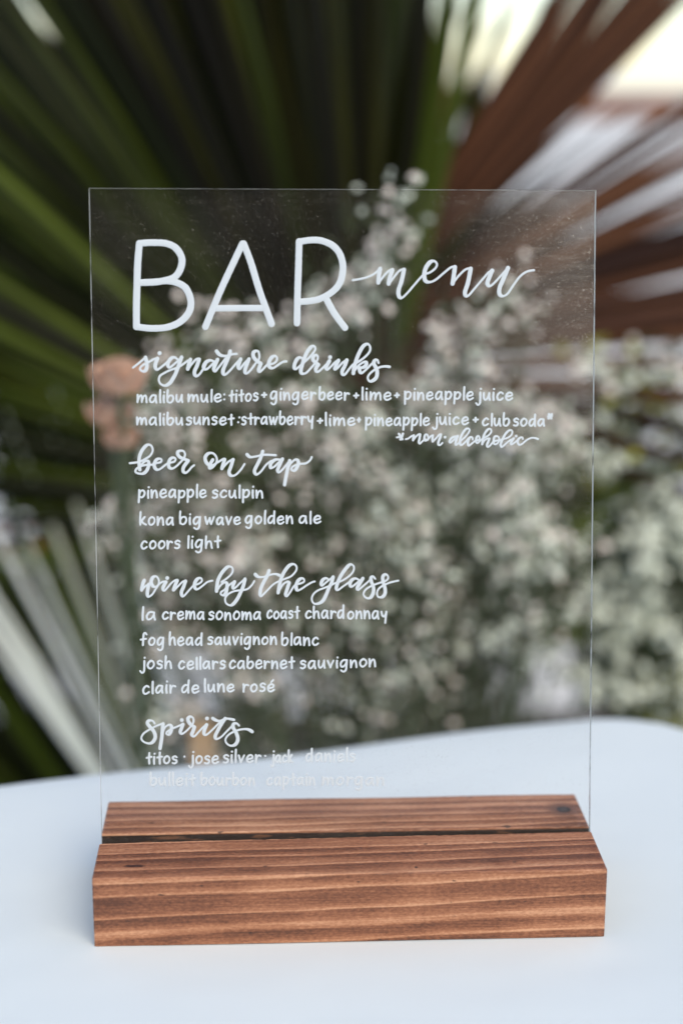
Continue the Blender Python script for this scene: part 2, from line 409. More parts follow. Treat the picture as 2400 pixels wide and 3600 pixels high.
# ------------------------------------------------------------------ hand lettering, raised white paint strokes
def smooth_pts(p, step):
    if len(p) == 1: return [p[0], (p[0][0]+.3, p[0][1])]
    q = [p[0]] + list(p) + [p[-1]]; out = []
    for i in range(1, len(q)-2):
        a, b, c, d = q[i-1:i+3]; n = max(2, int(math.dist(b, c) / step))
        for k in range(n):
            t = k/n; out.append(tuple(.5*((2*b[j]) + (-a[j]+c[j])*t + (2*a[j]-5*b[j]+4*c[j]-d[j])*t*t + (-a[j]+3*b[j]-3*c[j]+d[j])*t**3) for j in (0, 1)))
    out.append(p[-1]); return out
lr = random.Random(11)
class Ink:
    def __init__(s): s.v, s.f = [], []
    def stroke(s, pts, thin, thick, step=3.0):
        """pts in photograph pixels, widths are radii in pixels: heavy on the way down, light on the way up"""
        P = smooth_pts(pts, step); n = len(P)
        if len(pts) == 1: thin = thick
        W = []
        for i in range(n):
            a, b = P[max(0, i-1)], P[min(n-1, i+1)]; dx, dy = b[0]-a[0], b[1]-a[1]; L = math.hypot(dx, dy) or 1
            f = max(0, min(1, (dy/L - (-.25)) / 1.05)); f = f*f*(3-2*f); W.append(thin + (thick-thin)*f)
        for _ in range(3): W = [(W[max(0, i-1)] + W[i]*2 + W[min(n-1, i+1)])/4 for i in range(n)]
        lift = .00002 + lr.random()*.00001
        ring = []
        def put(x, y, h): s.v.append(on_panel(x, y, h)); return len(s.v)-1
        rows = []
        for i in range(n):
            a, b = P[max(0, i-1)], P[min(n-1, i+1)]; dx, dy = b[0]-a[0], b[1]-a[1]; L = math.hypot(dx, dy) or 1
            nx, ny = -dy/L, dx/L; w = W[i]*(1+lr.uniform(-.035, .035)); x, y = P[i]; top = lift + .00007 + .000012*w + lr.random()*.000004
            rows.append((put(x+nx*w, y+ny*w, lift), put(x+nx*w*.55, y+ny*w*.55, top*.85), put(x, y, top), put(x-nx*w*.55, y-ny*w*.55, top*.85), put(x-nx*w, y-ny*w, lift)))
        for i in range(n-1):
            for k in range(4): s.f.append((rows[i][k], rows[i+1][k], rows[i+1][k+1], rows[i][k+1]))
        for e, sg in ((0, -1), (n-1, 1)):      # round ends
            a, b = P[max(0, e-1)], P[min(n-1, e+1)]; dx, dy = b[0]-a[0], b[1]-a[1]; L = math.hypot(dx, dy) or 1; dx, dy = dx/L*sg, dy/L*sg
            nx, ny = -dy, dx; w = W[e]; x, y = P[e]; c = put(x, y, lift+.00009+.000012*w); prev = put(x+nx*w, y+ny*w, lift)
            for k in range(1, 9):
                t = math.pi*k/8; q = put(x + nx*w*math.cos(t) + dx*w*math.sin(t), y + ny*w*math.cos(t) + dy*w*math.sin(t), lift); s.f.append((c, prev, q)); prev = q
    def build(s, name, label=None):
        o = mesh_obj(name, s.v, s.f, M['paint'], sign)
        if label: o['label'] = label
        return o
A_ = [(.76,.9),(.45,1.0),(.17,.78),(.04,.38),(.18,.03),(.44,.1),(.68,.48),(.78,.92)]
GL = {
 'a': (1.0, [A_, [(.78,.92),(.76,.45),(.86,0)]]),
 'b': (.9, [[(.10,1.62),(.06,.9),(.08,.12)], [(.08,.5),(.3,.85),(.62,.92),(.8,.6),(.66,.15),(.36,-.05),(.08,.12)]]),
 'c': (.85, [[(.72,.82),(.5,1.0),(.2,.8),(.04,.38),(.2,.02),(.48,.02),(.74,.22)]]),
 'd': (.98, [A_, [(.8,1.62),(.77,.8),(.8,0)]]),
 'e': (.92, [[(.10,.45),(.42,.5),(.76,.62),(.7,.93),(.42,1.0),(.12,.72),(.06,.32),(.26,0),(.54,.02),(.82,.22)]]),
 'f': (.8, [[(.78,1.42),(.62,1.62),(.42,1.5),(.34,1.0),(.28,0)], [(.0,.72),(.72,.86)]]),
 'g': (1.0, [A_, [(.80,.95),(.76,.2),(.68,-.45),(.36,-.66),(.10,-.48)]]),
 'h': (.9, [[(.10,1.62),(.06,.8),(.08,0)], [(.08,.2),(.26,.78),(.52,.95),(.70,.7),(.72,.3),(.78,0)]]),
 'i': (.28, [[(.1,.95),(.08,.45),(.12,0)], [(.14,1.42)]]),
 'j': (.5, [[(.36,.95),(.36,0),(.30,-.45),(.05,-.62),(-.14,-.38)], [(.40,1.42)]]),
 'k': (.85, [[(.10,1.62),(.06,.8),(.08,0)], [(.62,1.0),(.14,.42)], [(.2,.48),(.5,.15),(.78,.02)]]),
 'l': (.24, [[(.12,1.62),(.10,.8),(.12,0)]]),
 'm': (1.35, [[(.05,.98),(.06,.5),(.06,.02)], [(.06,.02),(.26,.7),(.48,.95),(.58,.7),(.60,.06)], [(.60,.06),(.78,.72),(1.02,.93),(1.14,.65),(1.20,0)]]),
 'n': (.92, [[(.05,.98),(.06,.5),(.08,.0)], [(.08,.04),(.28,.72),(.56,.95),(.70,.65),(.76,0)]]),
 'o': (.92, [[(.50,.98),(.2,.82),(.05,.4),(.22,.02),(.52,.02),(.80,.38),(.76,.8),(.5,.98),(.36,.95)]]),
 'p': (.92, [[(.08,.98),(.08,.2),(.06,-.6)], [(.08,.3),(.26,.84),(.58,.96),(.80,.66),(.66,.2),(.36,.02),(.12,.22)]]),
 'r': (.72, [[(.06,.98),(.08,.5),(.08,0)], [(.08,.2),(.22,.72),(.44,.94),(.66,.82)]]),
 's': (.78, [[(.68,.84),(.44,1.0),(.12,.82),(.24,.56),(.58,.46),(.62,.18),(.34,-.02),(.08,.06)]]),
 't': (.72, [[(.38,1.42),(.36,.7),(.40,0)], [(.02,.78),(.36,.86),(.70,.9)]]),
 'u': (.92, [[(.05,.95),(.04,.4),(.22,.02),(.48,.2),(.70,.92)], [(.70,.95),(.70,.4),(.80,0)]]),
 'v': (.82, [[(.03,.95),(.18,.5),(.34,.02)], [(.34,.02),(.52,.5),(.72,.97)]]),
 'w': (1.25, [[(.03,.95),(.12,.5),(.26,.02)], [(.26,.02),(.44,.45),(.58,.85)], [(.58,.85),(.66,.4),(.80,.03)], [(.80,.03),(.98,.5),(1.12,.97)]]),
 'y': (.85, [[(.05,.95),(.14,.5),(.36,.28),(.62,.6),(.74,.95)], [(.74,.95),(.66,.3),(.60,-.55)]]),
 '+': (.8, [[(.05,.45),(.70,.5)], [(.38,.82),(.36,.12)]]),
 ':': (.2, [[(.08,.8)], [(.08,.15)]]),
 '.': (.2, [[(.08,.5)]]),
 '*': (.8, [[(.1,.45),(.75,.55)], [(.22,.9),(.62,.1)], [(.68,.9),(.2,.1)]]),
}
GL['E'] = (.92, GL['e'][1] + [[(.45,1.3),(.7,1.62)]])
def word(ink, txt, x0, x1, yb, xh=26.2, r=3.7, yb1=None):
    """one printed word between outer edges x0..x1, lower outer edge yb"""
    SP = .36; adv = []; x = 0
    for ch in txt: adv.append(x); x += GL[ch][0] - .14 + SP
    pts = [adv[i] + p[0] for i, ch in enumerate(txt) for sk in GL[ch][1] for p in sk]
    lo, hi = min(pts), max(pts); sc = (x1 - x0 - 2*r) / max(hi-lo, .01)
    if yb1 is None: yb1 = yb
    for i, ch in enumerate(txt):
        jy = lr.uniform(-1, 1); js = 1 + lr.uniform(-.06, .06); sh = lr.uniform(-.04, .08)
        for sk in GL[ch][1]:
            P = []
            for p in sk:
                X = x0 + r + (adv[i] + p[0] + sh*p[1]*.5 - lo)*sc; f = (X-x0)/max(x1-x0, 1)
                P.append((X + lr.uniform(-.35, .35), yb + (yb1-yb)*f - r + jy - p[1]*xh*js + lr.uniform(-.35, .35)))
            ink.stroke(P, r*.9 if len(P) > 1 else r*1.02, r*1.04 if len(P) > 1 else r*1.02, 3.5)
def line(label, words):
    ink = Ink()
    for wd in words: word(ink, *wd)
    ink.build('lettering', label)
line('long printed line of white ink right under the signature drinks heading', [
 ('malibu',480,645,1418), ('mule',659,781,1416), (':',785,795,1412), ('titos',802,910,1415,26.2,3.7,1412), ('+',917,940,1402,21), ('ginger',948,1112,1408), ('beer',1119,1230,1408),
 ('+',1240,1263,1403,21), ('lime',1270,1377,1408), ('+',1384,1406,1402,20), ('pineapple',1419,1665,1408), ('juice',1669,1803,1410)])
line('second long printed line, ending in an asterisk', [
 ('malibu',479,645,1497), ('sunset',653,826,1496), (':',833,842,1492), ('strawberry',847,1103,1495), ('+',1112,1137,1493,22), ('lime',1142,1250,1499), ('+',1252,1270,1489,18), ('pineapple',1282,1511,1499),
 ('juice',1517,1648,1496), ('+',1659,1683,1488,21), ('club',1692,1792,1500), ('soda',1801,1915,1501), ('*',1920,1943,1476,20,3.9)])
line('first printed line under beer on tap', [('pineapple',485,728,1753), ('sculpin',744,926,1753)])
line('second printed line under beer on tap', [('kona',490,612,1848), ('big',630,707,1847), ('wave',718,848,1847), ('golden',860,1031,1844), ('ale',1049,1130,1843)])
line('short third printed line under beer on tap', [('coors',494,636,1932), ('light',658,779,1929)])
line('first printed line under wine by the glass', [('la',498,549,2182), ('crema',569,720,2180), ('sonoma',732,918,2181), ('coast',936,1055,2177), ('chard',1071,1210,2177), ('onnay',1219,1361,2178)])
line('second printed line under wine by the glass', [('fog',492,578,2271), ('head',593,712,2271), ('sauvignon',728,974,2269), ('blanc',988,1122,2271)])
line('third printed line under wine by the glass', [('josh',490,606,2353), ('cellars',626,795,2355), ('cabernet',804,1038,2353), ('sauvignon',1053,1322,2354,26.2,3.7,2346)])
line('last printed line under wine by the glass, ending in an accented letter', [('clair',500,620,2443,26.2,3.7,2437), ('de',636,702,2438), ('lune',717,826,2435), ('rosE',852,967,2435)])
line('printed line under spirits, fading out against the pale cloth', [('titos',512,626,2688), ('.',645,657,2676), ('jose',661,771,2687), ('silver',783,919,2684), ('.',931,942,2674), ('jack',948,1032,2684), ('daniels',1072,1250,2680)])
line('lowest printed line, white on the white cloth behind', [('bulleit',525,690,2764), ('bourbon',704,897,2764), ('captain',935,1108,2763), ('morgan',1130,1350,2763)])

def script(label, blocks, name='lettering'):
    ink = Ink()
    for (ox, oy, s, thin, thick, strokes) in blocks:
        for sk in strokes:
            P = [(ox + x*s, oy + y*s) for x, y in sk]
            ink.stroke(P, thin*.9, thick*.93 if len(P) > 1 else thick, 2.6)
    return ink.build(name, label)
K = .57398
script('capital letter B of the heading BAR', [(400,780,K,12.6,13.0,[[(158,132),(148,250),(143,400),(140,520),(140,642)], [(158,132),(200,128),(250,127),(320,132),(380,160),(417,222),(408,290),(370,340),(300,362),(240,370),(162,372)], [(162,372),(240,368),(320,362),(380,370),(440,405),(472,480),(462,550),(410,610),(330,645),(230,652),(142,642)]])], 'letter')
script('capital letter A of the heading BAR', [(400,780,K,12.2,12.6,[[(788,134),(740,235),(650,430),(562,643)], [(796,134),(840,250),(895,430),(966,624)], [(632,530),(770,528),(912,528)]])], 'letter')
script('capital letter R of the heading BAR', [(400,780,K,12.4,12.6,[[(1135,120),(1130,300),(1125,450),(1122,620)], [(1135,122),(1200,112),(1270,115),(1340,145),(1385,200),(1403,280),(1385,370),(1335,430),(1250,475),(1140,490)], [(1300,470),(1350,560),(1415,648)]])], 'letter')
script('script word menu beside the capitals', [(1200,850,.47832,4.3,8.0,[[(82,282),(130,275),(190,260),(240,235),(282,196)], [(283,198),(274,250),(270,300)], [(272,300),(320,240),(350,212),(372,206)], [(372,208),(355,260),(346,308)], [(350,306),(400,240),(430,210),(458,204)],
 [(458,206),(440,290),(420,350),(420,395),(440,413),(480,380),(540,310),(600,245),(650,225),(688,195),(700,165),(680,142),(650,150),(620,190),(607,240),(615,285),(645,297),(690,280),(750,230),(800,190),(832,182)],
 [(832,186),(825,240),(815,308)], [(818,304),(860,250),(910,204),(948,196)], [(948,198),(928,300),(906,370),(914,398),(935,392),(980,340),(1040,270),(1080,225),(1108,210)], [(1106,212),(1085,260),(1070,305),(1085,325),(1110,312),(1160,260),(1222,192)],
 [(1222,192),(1185,280),(1160,340),(1160,385),(1185,400),(1220,380),(1260,320),(1310,255),(1360,220),(1412,209)]])])
script('script heading signature drinks', [
 (450,1190,.19133,4.4,7.2,[[(97,535),(200,455),(325,350)], [(325,350),(345,430),(350,510),(330,580),(280,605),(225,570),(235,530),(290,480),(375,440),(470,385),(545,365)],
  [(545,368),(515,440),(500,510),(530,570),(580,550),(680,470),(760,400)], [(910,380),(850,345),(790,370),(740,440),(740,510),(775,530),(850,470),(930,400),(985,345)],
  [(985,345),(950,450),(910,560),(870,660),(820,750),(770,820),(690,865),(610,840),(570,770),(590,690),(660,640),(780,580),(900,540),(1000,480),(1090,415),(1150,385)],
  [(1148,387),(1120,470),(1100,560)], [(1108,556),(1180,460),(1250,385),(1300,370)], [(1308,385),(1270,500),(1225,600),(1230,670),(1270,690),(1330,640),(1400,530),(1430,480)], [(582,270)]]),
 (730,1190,.19133,4.4,7.2,[[(120,425),(50,400),(-20,430),(-70,500),(-60,560),(-10,560),(60,500),(130,430),(182,388)], [(182,388),(140,480),(115,560),(135,600),(160,585),(220,510),(290,420),(340,350)],
  [(415,235),(385,340),(330,470),(285,580),(290,650),(330,660),(400,600),(480,510),(560,420),(605,378)], [(605,380),(580,450),(563,520),(585,560),(615,535),(680,450),(758,378)],
  [(758,380),(720,480),(690,570),(690,625),(730,635),(800,570),(880,460),(940,380),(950,310),(930,240),(890,230),(840,260),(840,330),(880,390),(930,430),(980,460)],
  [(978,462),(950,530),(935,590),(960,610),(1020,560),(1100,480),(1190,465),(1250,430),(1275,370),(1250,325),(1190,335),(1140,400),(1120,480),(1150,535),(1210,540),(1300,480),(1380,430),(1445,420)],
  [(165,235),(210,290),(280,320),(370,315),(450,290),(530,283)]]),
 (1010,1190,.24235,4.4,7.2,[[(228,320),(200,278),(150,290),(108,360),(100,430),(130,440),(190,390),(260,330),(350,240),(402,160),(390,115),(350,120),(290,190),(245,290),(210,400),(195,480),(215,510),(270,500),(340,430),(400,360),(435,310),(440,260),(415,240),(375,265),(372,310),(410,350),(450,380)],
  [(448,382),(415,430),(415,470),(450,480),(510,430),(570,370),(610,325)], [(608,327),(575,385),(560,430),(580,450),(630,410),(690,345),(742,317)], [(740,320),(710,380),(688,440)], [(700,448),(740,415),(800,350),(860,312)],
  [(860,315),(830,400),(795,470),(800,520),(835,520),(890,450),(950,380),(1010,350),(1110,280),(1185,200),(1200,130),(1165,80),(1100,110),(1040,210),(995,320),(965,430),(955,505)],
  [(970,470),(1030,395),(1100,345),(1142,345),(1140,385),(1100,418),(1040,425)], [(1045,430),(1050,480),(1080,500),(1150,440),(1220,370),(1250,345)],
  [(1320,355),(1305,315),(1270,315),(1250,360),(1275,410),(1300,480),(1290,560),(1240,610),(1190,620),(1165,570),(1195,510),(1270,450),(1350,415),(1420,405),(1480,412)], [(618,272)]])])
script('small script note reading * non-alcoholic', [
 (1380,1490,.16582,3.6,4.7,[[(85,288),(205,268)], [(130,215),(200,325)], [(215,210),(160,330)], [(275,325),(330,310),(390,265),(445,245)], [(445,247),(435,300),(430,345)], [(436,342),(500,260),(550,222),(580,218)],
  [(580,225),(565,320),(550,390),(575,420),(620,375),(680,330),(740,345),(750,290),(735,235),(700,225),(675,260),(670,320),(690,360),(740,330),(800,265),(850,240)], [(848,245),(840,310),(845,372)], [(850,374),(920,300),(980,230),(1018,222)],
  [(1018,225),(995,310),(965,390),(965,440),(1000,450),(1050,405)], [(1105,283)], [(1372,272),(1330,265),(1260,290),(1210,350),(1205,395),(1240,390),(1310,320),(1380,252)], [(1378,255),(1345,340),(1325,420),(1340,450),(1390,410),(1440,365)]]),
 (1630,1490,.17857,3.6,4.7,[[(-109,381),(-60,330),(10,270),(80,190),(110,120),(80,90),(30,110),(-30,190),(-72,288),(-77,371),(-63,418),(-7,390),(50,330),(90,280)], [(170,310),(165,270),(130,260),(95,300),(75,370),(90,430),(140,400),(210,340),(240,325),(300,310),(300,255),(275,240),(245,270),(238,340),(255,380),(290,360),(340,310),(400,275),(490,220),(535,160),(530,110),(490,100),(440,140),(390,230),(370,330),(358,400)],
  [(362,392),(410,320),(470,287),(498,290)], [(498,292),(470,370),(450,420),(465,455),(510,430),(560,370),(600,340),(680,320),(685,270),(650,245),(600,255),(585,310),(585,380),(610,405),(660,380),(690,335),(760,300),(850,280),(930,220),(950,150),(920,125),(870,140),(800,220),(750,320),(720,400),(735,455),(790,420),(870,350),(980,282)],
  [(978,286),(940,340),(918,390),(940,405),(1000,365),(1060,320)], [(1155,300),(1150,272),(1110,270),(1065,310),(1055,370),(1090,415),(1140,395),(1220,330),(1300,285),(1380,277),(1452,300)], [(1024,242)]])])
script('script heading beer on tap', [
 (450,1540,.21046,4.2,6.6,[[(35,420),(130,410),(200,395),(290,350),(380,285),(415,200),(390,130),(340,112),(280,150),(220,240),(190,340),(190,440),(200,530)],
  [(205,490),(240,430),(300,383),(345,395),(345,470),(310,550),(250,595),(170,590),(125,560),(150,510),(220,470),(300,450),(400,445),(480,420),(550,400),(560,360),(520,345),(470,370),(442,430),(450,495),(490,530),(550,510),(640,440),(720,410),(780,390),(795,345),(750,327),(700,360),(680,430),(690,490),(740,510),(810,470),(880,400),(930,340),(955,280),(935,225),(890,212),(840,225),(832,270),(870,320),(940,350),(1010,375)],
  [(1008,378),(960,440),(925,500),(925,560),(970,580),(1020,540),(1060,490),(1105,455)]]),
 (440,1540,.44643,4.2,6.6,[[(690,172),(678,190),(668,215),(665,238),(690,230),(715,200),(722,160),(695,122),(655,122),(630,155),(643,198),(680,217),(730,190),(775,165),(785,168)], [(783,172),(772,205),(762,240)], [(765,240),(810,190),(850,168)], [(850,170),(835,220),(818,270),(835,297),(870,290),(910,250),(940,205)],
  [(1083,105),(1065,160),(1040,210),(1018,260),(1035,287),(1070,262),(1110,210),(1150,180)], [(960,130),(985,150),(1030,145),(1090,132),(1185,135)], [(1215,170),(1180,172),(1148,200),(1145,235),(1175,225),(1210,190),(1240,162)], [(1238,165),(1215,215),(1200,255),(1215,268),(1250,235),(1295,178)],
  [(1295,178),(1280,240),(1265,310),(1255,368)], [(1278,255),(1300,205),(1335,172),(1360,178),(1360,215),(1335,255),(1308,250),(1320,225),(1370,205),(1420,200),(1455,175),(1468,150)]])])
script('script heading wine by the glass', [
 (470,1960,.22959,3.9,6.7,[[(163,350),(140,410),(125,495)], [(130,498),(180,440),(236,406)], [(236,408),(218,490),(212,570),(235,598),(290,560),(340,480),(382,410),(385,340),(345,290),(290,310),(270,380),(300,440),(350,445),(400,400),(450,370),(495,370)], [(495,375),(465,430),(450,480),(475,505),(520,460),(580,390),(640,348),(668,348)], [(668,352),(635,430),(612,495)], [(625,498),(690,430),(750,372),(795,358)],
  [(795,362),(765,450),(732,530),(745,590),(780,580),(850,500),(920,430),(1000,400),(1045,360),(1035,320),(990,320),(945,370),(932,430),(950,480),(990,480),(1060,430),(1130,375),(1205,355)], [(515,315)]]),
 (740,1960,.24235,3.9,6.7,[[(160,355),(240,300),(310,230),(322,160),(280,130),(230,150),(160,230),(110,330),(95,420),(88,488)], [(98,475),(150,400),(205,362),(238,375),(240,430),(225,510),(190,548),(150,530),(158,498),(200,470),(250,420),(310,370),(350,350)], [(350,352),(325,410),(332,450),(370,430),(430,370),(500,312)],
  [(500,314),(480,400),(440,500),(390,600),(330,675),(280,693),(225,660),(215,590),(260,530),(340,490),(430,475),(530,460),(600,400),(635,342)], [(850,190),(820,270),(770,360),(730,450),(720,530),(735,560),(760,540),(820,480),(910,390),(1000,340),(1080,310),(1170,270),(1235,200),(1248,140),(1212,98),(1150,110),(1080,190),(1030,290),(1000,400),(980,510)], [(650,245),(690,280),(760,283),(850,255),(940,240),(1000,260)],
  [(990,490),(1050,392),(1110,352),(1140,365)], [(1140,368),(1108,470),(1088,540),(1108,560),(1150,510),(1200,430),(1240,392),(1300,378),(1355,350),(1350,310),(1310,305),(1260,350),(1240,420),(1258,475),(1310,460),(1400,400),(1470,360),(1510,348)]]),
 (1070,1960,.22321,3.9,6.7,[[(370,340),(340,325),(290,350),(262,410),(280,440),(330,400),(390,350),(450,307)], [(450,308),(425,400),(380,490),(340,590),(290,680),(220,725),(150,725),(115,660),(140,580),(210,520),(310,480),(400,445),(490,400),(580,370),(680,310),(760,230),(778,150),(740,110),(690,130),(610,230),(550,330),(515,420),(500,495),(530,510),(600,460),(700,390),(730,355)],
  [(850,350),(800,330),(740,360),(715,420),(735,460),(790,430),(860,370),(920,327)], [(918,330),(870,410),(828,480),(845,510),(910,460),(980,400),(1040,345)], [(1112,335),(1080,300),(1045,320),(1055,390),(1085,470),(1080,560),(1040,630),(980,640),(930,590),(950,520),(1020,465),(1110,425),(1210,390),(1290,360),(1317,310),(1280,265),(1232,300),(1238,390),(1265,480),(1265,570),(1220,622),(1160,620),(1140,560),(1170,490),(1240,440),(1330,400),(1410,378),(1475,365)]])])
script('script heading spirits', [(480,2500,.26786,3.9,6.8,[[(240,165),(215,130),(165,125),(145,160),(180,210),(230,270),(248,340),(220,400),(170,425),(100,405),(65,360),(90,300),(150,255),(230,210),(300,180),(350,165)], [(350,168),(340,260),(330,370),(310,490)], [(345,290),(370,222),(420,182),(457,195),(460,240),(430,305),(395,300),(398,275),(450,240),(530,205),(610,170)],
  [(610,175),(590,230),(575,275),(600,297),(650,265),(700,215),(742,160),(747,100),(710,72),(675,100),(690,150),(730,190),(765,207)], [(762,210),(740,270),(725,310),(760,330),(810,280),(870,215),(920,175)], [(920,180),(895,240),(885,290),(915,312),(980,260),(1050,190),(1110,130),(1165,95)], [(1165,97),(1120,160),(1070,250),(1033,330),(1050,365),(1110,340),(1180,270),(1250,200)],
  [(1345,190),(1310,160),(1270,175),(1270,220),(1310,290),(1330,370),(1300,435),(1240,455),(1185,425),(1168,370),(1210,310),(1290,265),(1380,240),(1460,240),(1518,270)], [(1000,95),(1040,120),(1090,130),(1140,110),(1200,100),(1280,115)], [(595,118)], [(925,97)]])])

tag(sign, 'clear acrylic bar menu panel hand-lettered in white, standing in the wooden block', 'menu sign'); settle(sign)
# ------------------------------------------------------------------ palms
def leaflet(parent, hub, ang, L, Wd, mat, bow=0., sag=0., lean=0., fold=.35, start=.0, tipx=0.):
    """one V-folded blade of a fan leaf: grows from the hub in the x/z plane at angle ang (degrees), bow = bend towards +y"""
    a = R(ang); d = Vector((math.cos(a), lean, math.sin(a))).normalized(); side = Vector((-math.sin(a), 0, math.cos(a))); out = Vector((0, -1, 0))
    tw = rnd.uniform(-.35, .35); vs, uv, fs = [], [], []; N = 9; u0 = rnd.random()*50
    for i in range(N+1):
        t = start + (1-start)*i/N
        c = hub + d*(L*t) + Vector((0, 1, 0))*(bow*L*t*t) + Vector((0, 0, -1))*(sag*L*t**3) + side*(tipx*L*t**3)
        w = Wd * (t/.5 if t < .5 else max(.03, 1 - ((t-.5)/.5)**1.5)); w = max(w, .002)
        s2 = (side*math.cos(tw*t) + out*math.sin(tw*t))
        vs += [c - s2*w*.5, c + out*w*fold, c + s2*w*.5]; uv += [(u0, t*3), (u0+.5, t*3), (u0+1, t*3)]
        if i: b = i*3; fs += [(b-3, b-2, b+1, b), (b-2, b-1, b+2, b+1)]
    o = mesh_obj('leaflet', vs, fs, mat, parent, False, uv)
    return o
def frond(palm, hub, base, a0, a1, n, L, mat, label=None, Wmul=1.0, lf=None, bow=.05, sag=.05, lean=0., jit=1.0, tipx=0., gaps=(), mats=None, start=0., fold=.35):
    f = MB(); mid = (Vector(base) + hub)/2 + Vector((0, .03, .04))
    f.tube([base, mid, hub], [.012, .009, .007], 8); f.tube([hub + Vector((0,-.001,-.02)), hub, hub + Vector((0, 0, .03))], [.010, .016, .004], 8)
    fo = f.build('frond', M['petiole'], palm)
    if label: fo['label'] = label
    st = (a1 - a0)/(n-1)
    for k in range(n):
        a = a0 + st*k
        if any(g0 <= a <= g1 for g0, g1 in gaps): continue
        l = L*rnd.uniform(.93, 1.05)*(lf(a) if lf else 1); Wd = 2*(L*.5)*math.tan(R(abs(st))/2)*1.08*Wmul*rnd.uniform(.85, 1.1)
        m = mats(a) if mats else mat
        leaflet(fo, hub + Vector((0, rnd.uniform(-.004, .004), 0)), a + rnd.uniform(-.5, .5)*jit, l, Wd, m, bow + rnd.uniform(-.02, .02)*jit, sag*rnd.uniform(.6, 1.4), lean + rnd.uniform(-.02, .02)*jit, fold*rnd.uniform(.7, 1.3), start, tipx*rnd.uniform(.5, 1.5))
    return fo
def palm_at(x, y, h, label, name='palm_tree', group=None):
    r = empty(name, (x, y, -.70)); mb = MB(); n = 7
    mb.tube([(x + .01*math.sin(i), y, -.70 + h*i/n) for i in range(n+1)], [.075 - .01*(i % 2) - .004*i for i in range(n+1)], 12)
    mb.build('trunk', M['bark'], r); tag(r, label, 'palm tree', group); return r
p1 = palm_at(.08, .98, .42, 'green fan palm whose wide dark blades spread out behind the menu sign')
b1 = Vector((.08, .96, -.30))
H1 = at(1300, 1830, .86)
LF = lambda a: 1 - .46*max(0, min(1, (a-136)/20))
GD = lambda a: M['olive'] if rnd.random() < .7 else M['green']  # rear fans mostly take the blade colour with shade painted in
GM = lambda a: M['olive'] if 82 < a + rnd.uniform(-6, 6) < 116 and rnd.random() < .85 else M['green']  # central blades take the painted-in shade of the fan's interior
H1 = at(1300, 1830, .80)
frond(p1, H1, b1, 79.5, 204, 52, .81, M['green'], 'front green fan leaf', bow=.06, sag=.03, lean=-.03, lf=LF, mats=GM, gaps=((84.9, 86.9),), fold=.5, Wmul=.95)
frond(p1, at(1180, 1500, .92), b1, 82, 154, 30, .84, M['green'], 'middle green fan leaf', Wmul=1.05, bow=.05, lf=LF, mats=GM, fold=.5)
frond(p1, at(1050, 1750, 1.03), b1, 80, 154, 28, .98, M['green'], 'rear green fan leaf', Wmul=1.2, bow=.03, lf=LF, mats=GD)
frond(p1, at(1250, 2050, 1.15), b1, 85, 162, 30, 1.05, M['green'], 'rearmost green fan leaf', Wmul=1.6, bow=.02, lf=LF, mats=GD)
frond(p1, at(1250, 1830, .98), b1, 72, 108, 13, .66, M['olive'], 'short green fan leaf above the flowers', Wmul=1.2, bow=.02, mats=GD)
frond(p1, at(1250, 2150, 1.26), b1, -8, 42, 13, .62, M['green'], 'low green fan leaf behind the flowers', Wmul=1.3, bow=.02)
frond(p1, at(1100, 2350, 1.32), b1, 20, 165, 26, .50, M['green'], 'short green fan leaf at the heart of the plant', Wmul=1.4, bow=.02)
settle(p1)
p2 = palm_at(.20, 1.22, .40, 'dry brown fan palm leaves reaching to the upper right beside the railing')
b2 = Vector((.20, 1.2, -.32))
frond(p2, at(1150, 1250, .84), b2, 45.2, 58, 9, .66, M['brown'], 'upper dry fan leaf', Wmul=1.05, bow=.05, sag=.01, jit=1.0)
frond(p2, at(1150, 1250, .95), b2, 45.5, 55, 7, .74, M['brown'], 'dry fan leaf behind the uppermost', Wmul=1.05, bow=.04, sag=.01, jit=1)
frond(p2, at(1150, 1250, .90), b2, 3, 35, 17, .66, M['brown'], 'middle dry fan leaf', Wmul=1.0, bow=.05, sag=.02, jit=2.2)
frond(p2, at(1150, 1300, 1.0), b2, 6, 33, 10, .74, M['brown'], 'dry fan leaf behind the middle one', Wmul=.75, bow=.04, sag=.02, jit=2.5)
frond(p2, at(1100, 1350, .74), b2, -14, 22, 8, .50, M['brown'], 'lower dry fan leaf', Wmul=.8, bow=.05, sag=.12, jit=2.5)
frond(p2, at(1150, 1250, 1.02), b2, 8, 70, 18, .42, M['brown'], 'short dry fan leaf filling the centre', Wmul=1.35, bow=.05, jit=2)
settle(p2)
p3 = palm_at(-.20, .80, .16, 'young fan palm with silvery blades rising at the left of the menu sign')
b3 = Vector((-.18, .8, -.55))
pm = lambda a: M['green'] if 102 < a < 106 or 109 < a < 112 or 114 < a < 117 or 121 < a < 123.5 else M['pale']
frond(p3, at(760, 3350, .62), b3, 101, 129, 16, .56, M['pale'], 'front silvery fan leaf', Wmul=.95, bow=.10, sag=.0, mats=pm, jit=1.2, tipx=.04, lean=.38)
frond(p3, at(640, 3400, .86), b3, 96, 132, 13, .70, M['green'], 'rear dark fan leaf', Wmul=1.15, bow=.05)
settle(p3)
p4 = palm_at(.62, 1.0, .16, 'low fan palm with yellowish blades at the lower right, past the rounded table corner')
frond(p4, at(1900, 2900, .82), Vector((.6, 1.0, -.55)), 20, 62, 10, .50, M['yleaf'], None, Wmul=.8, mats=lambda a: rnd.choice([M['yleaf'], M['pale'], M['brown'], M['green']]), jit=2)
settle(p4)

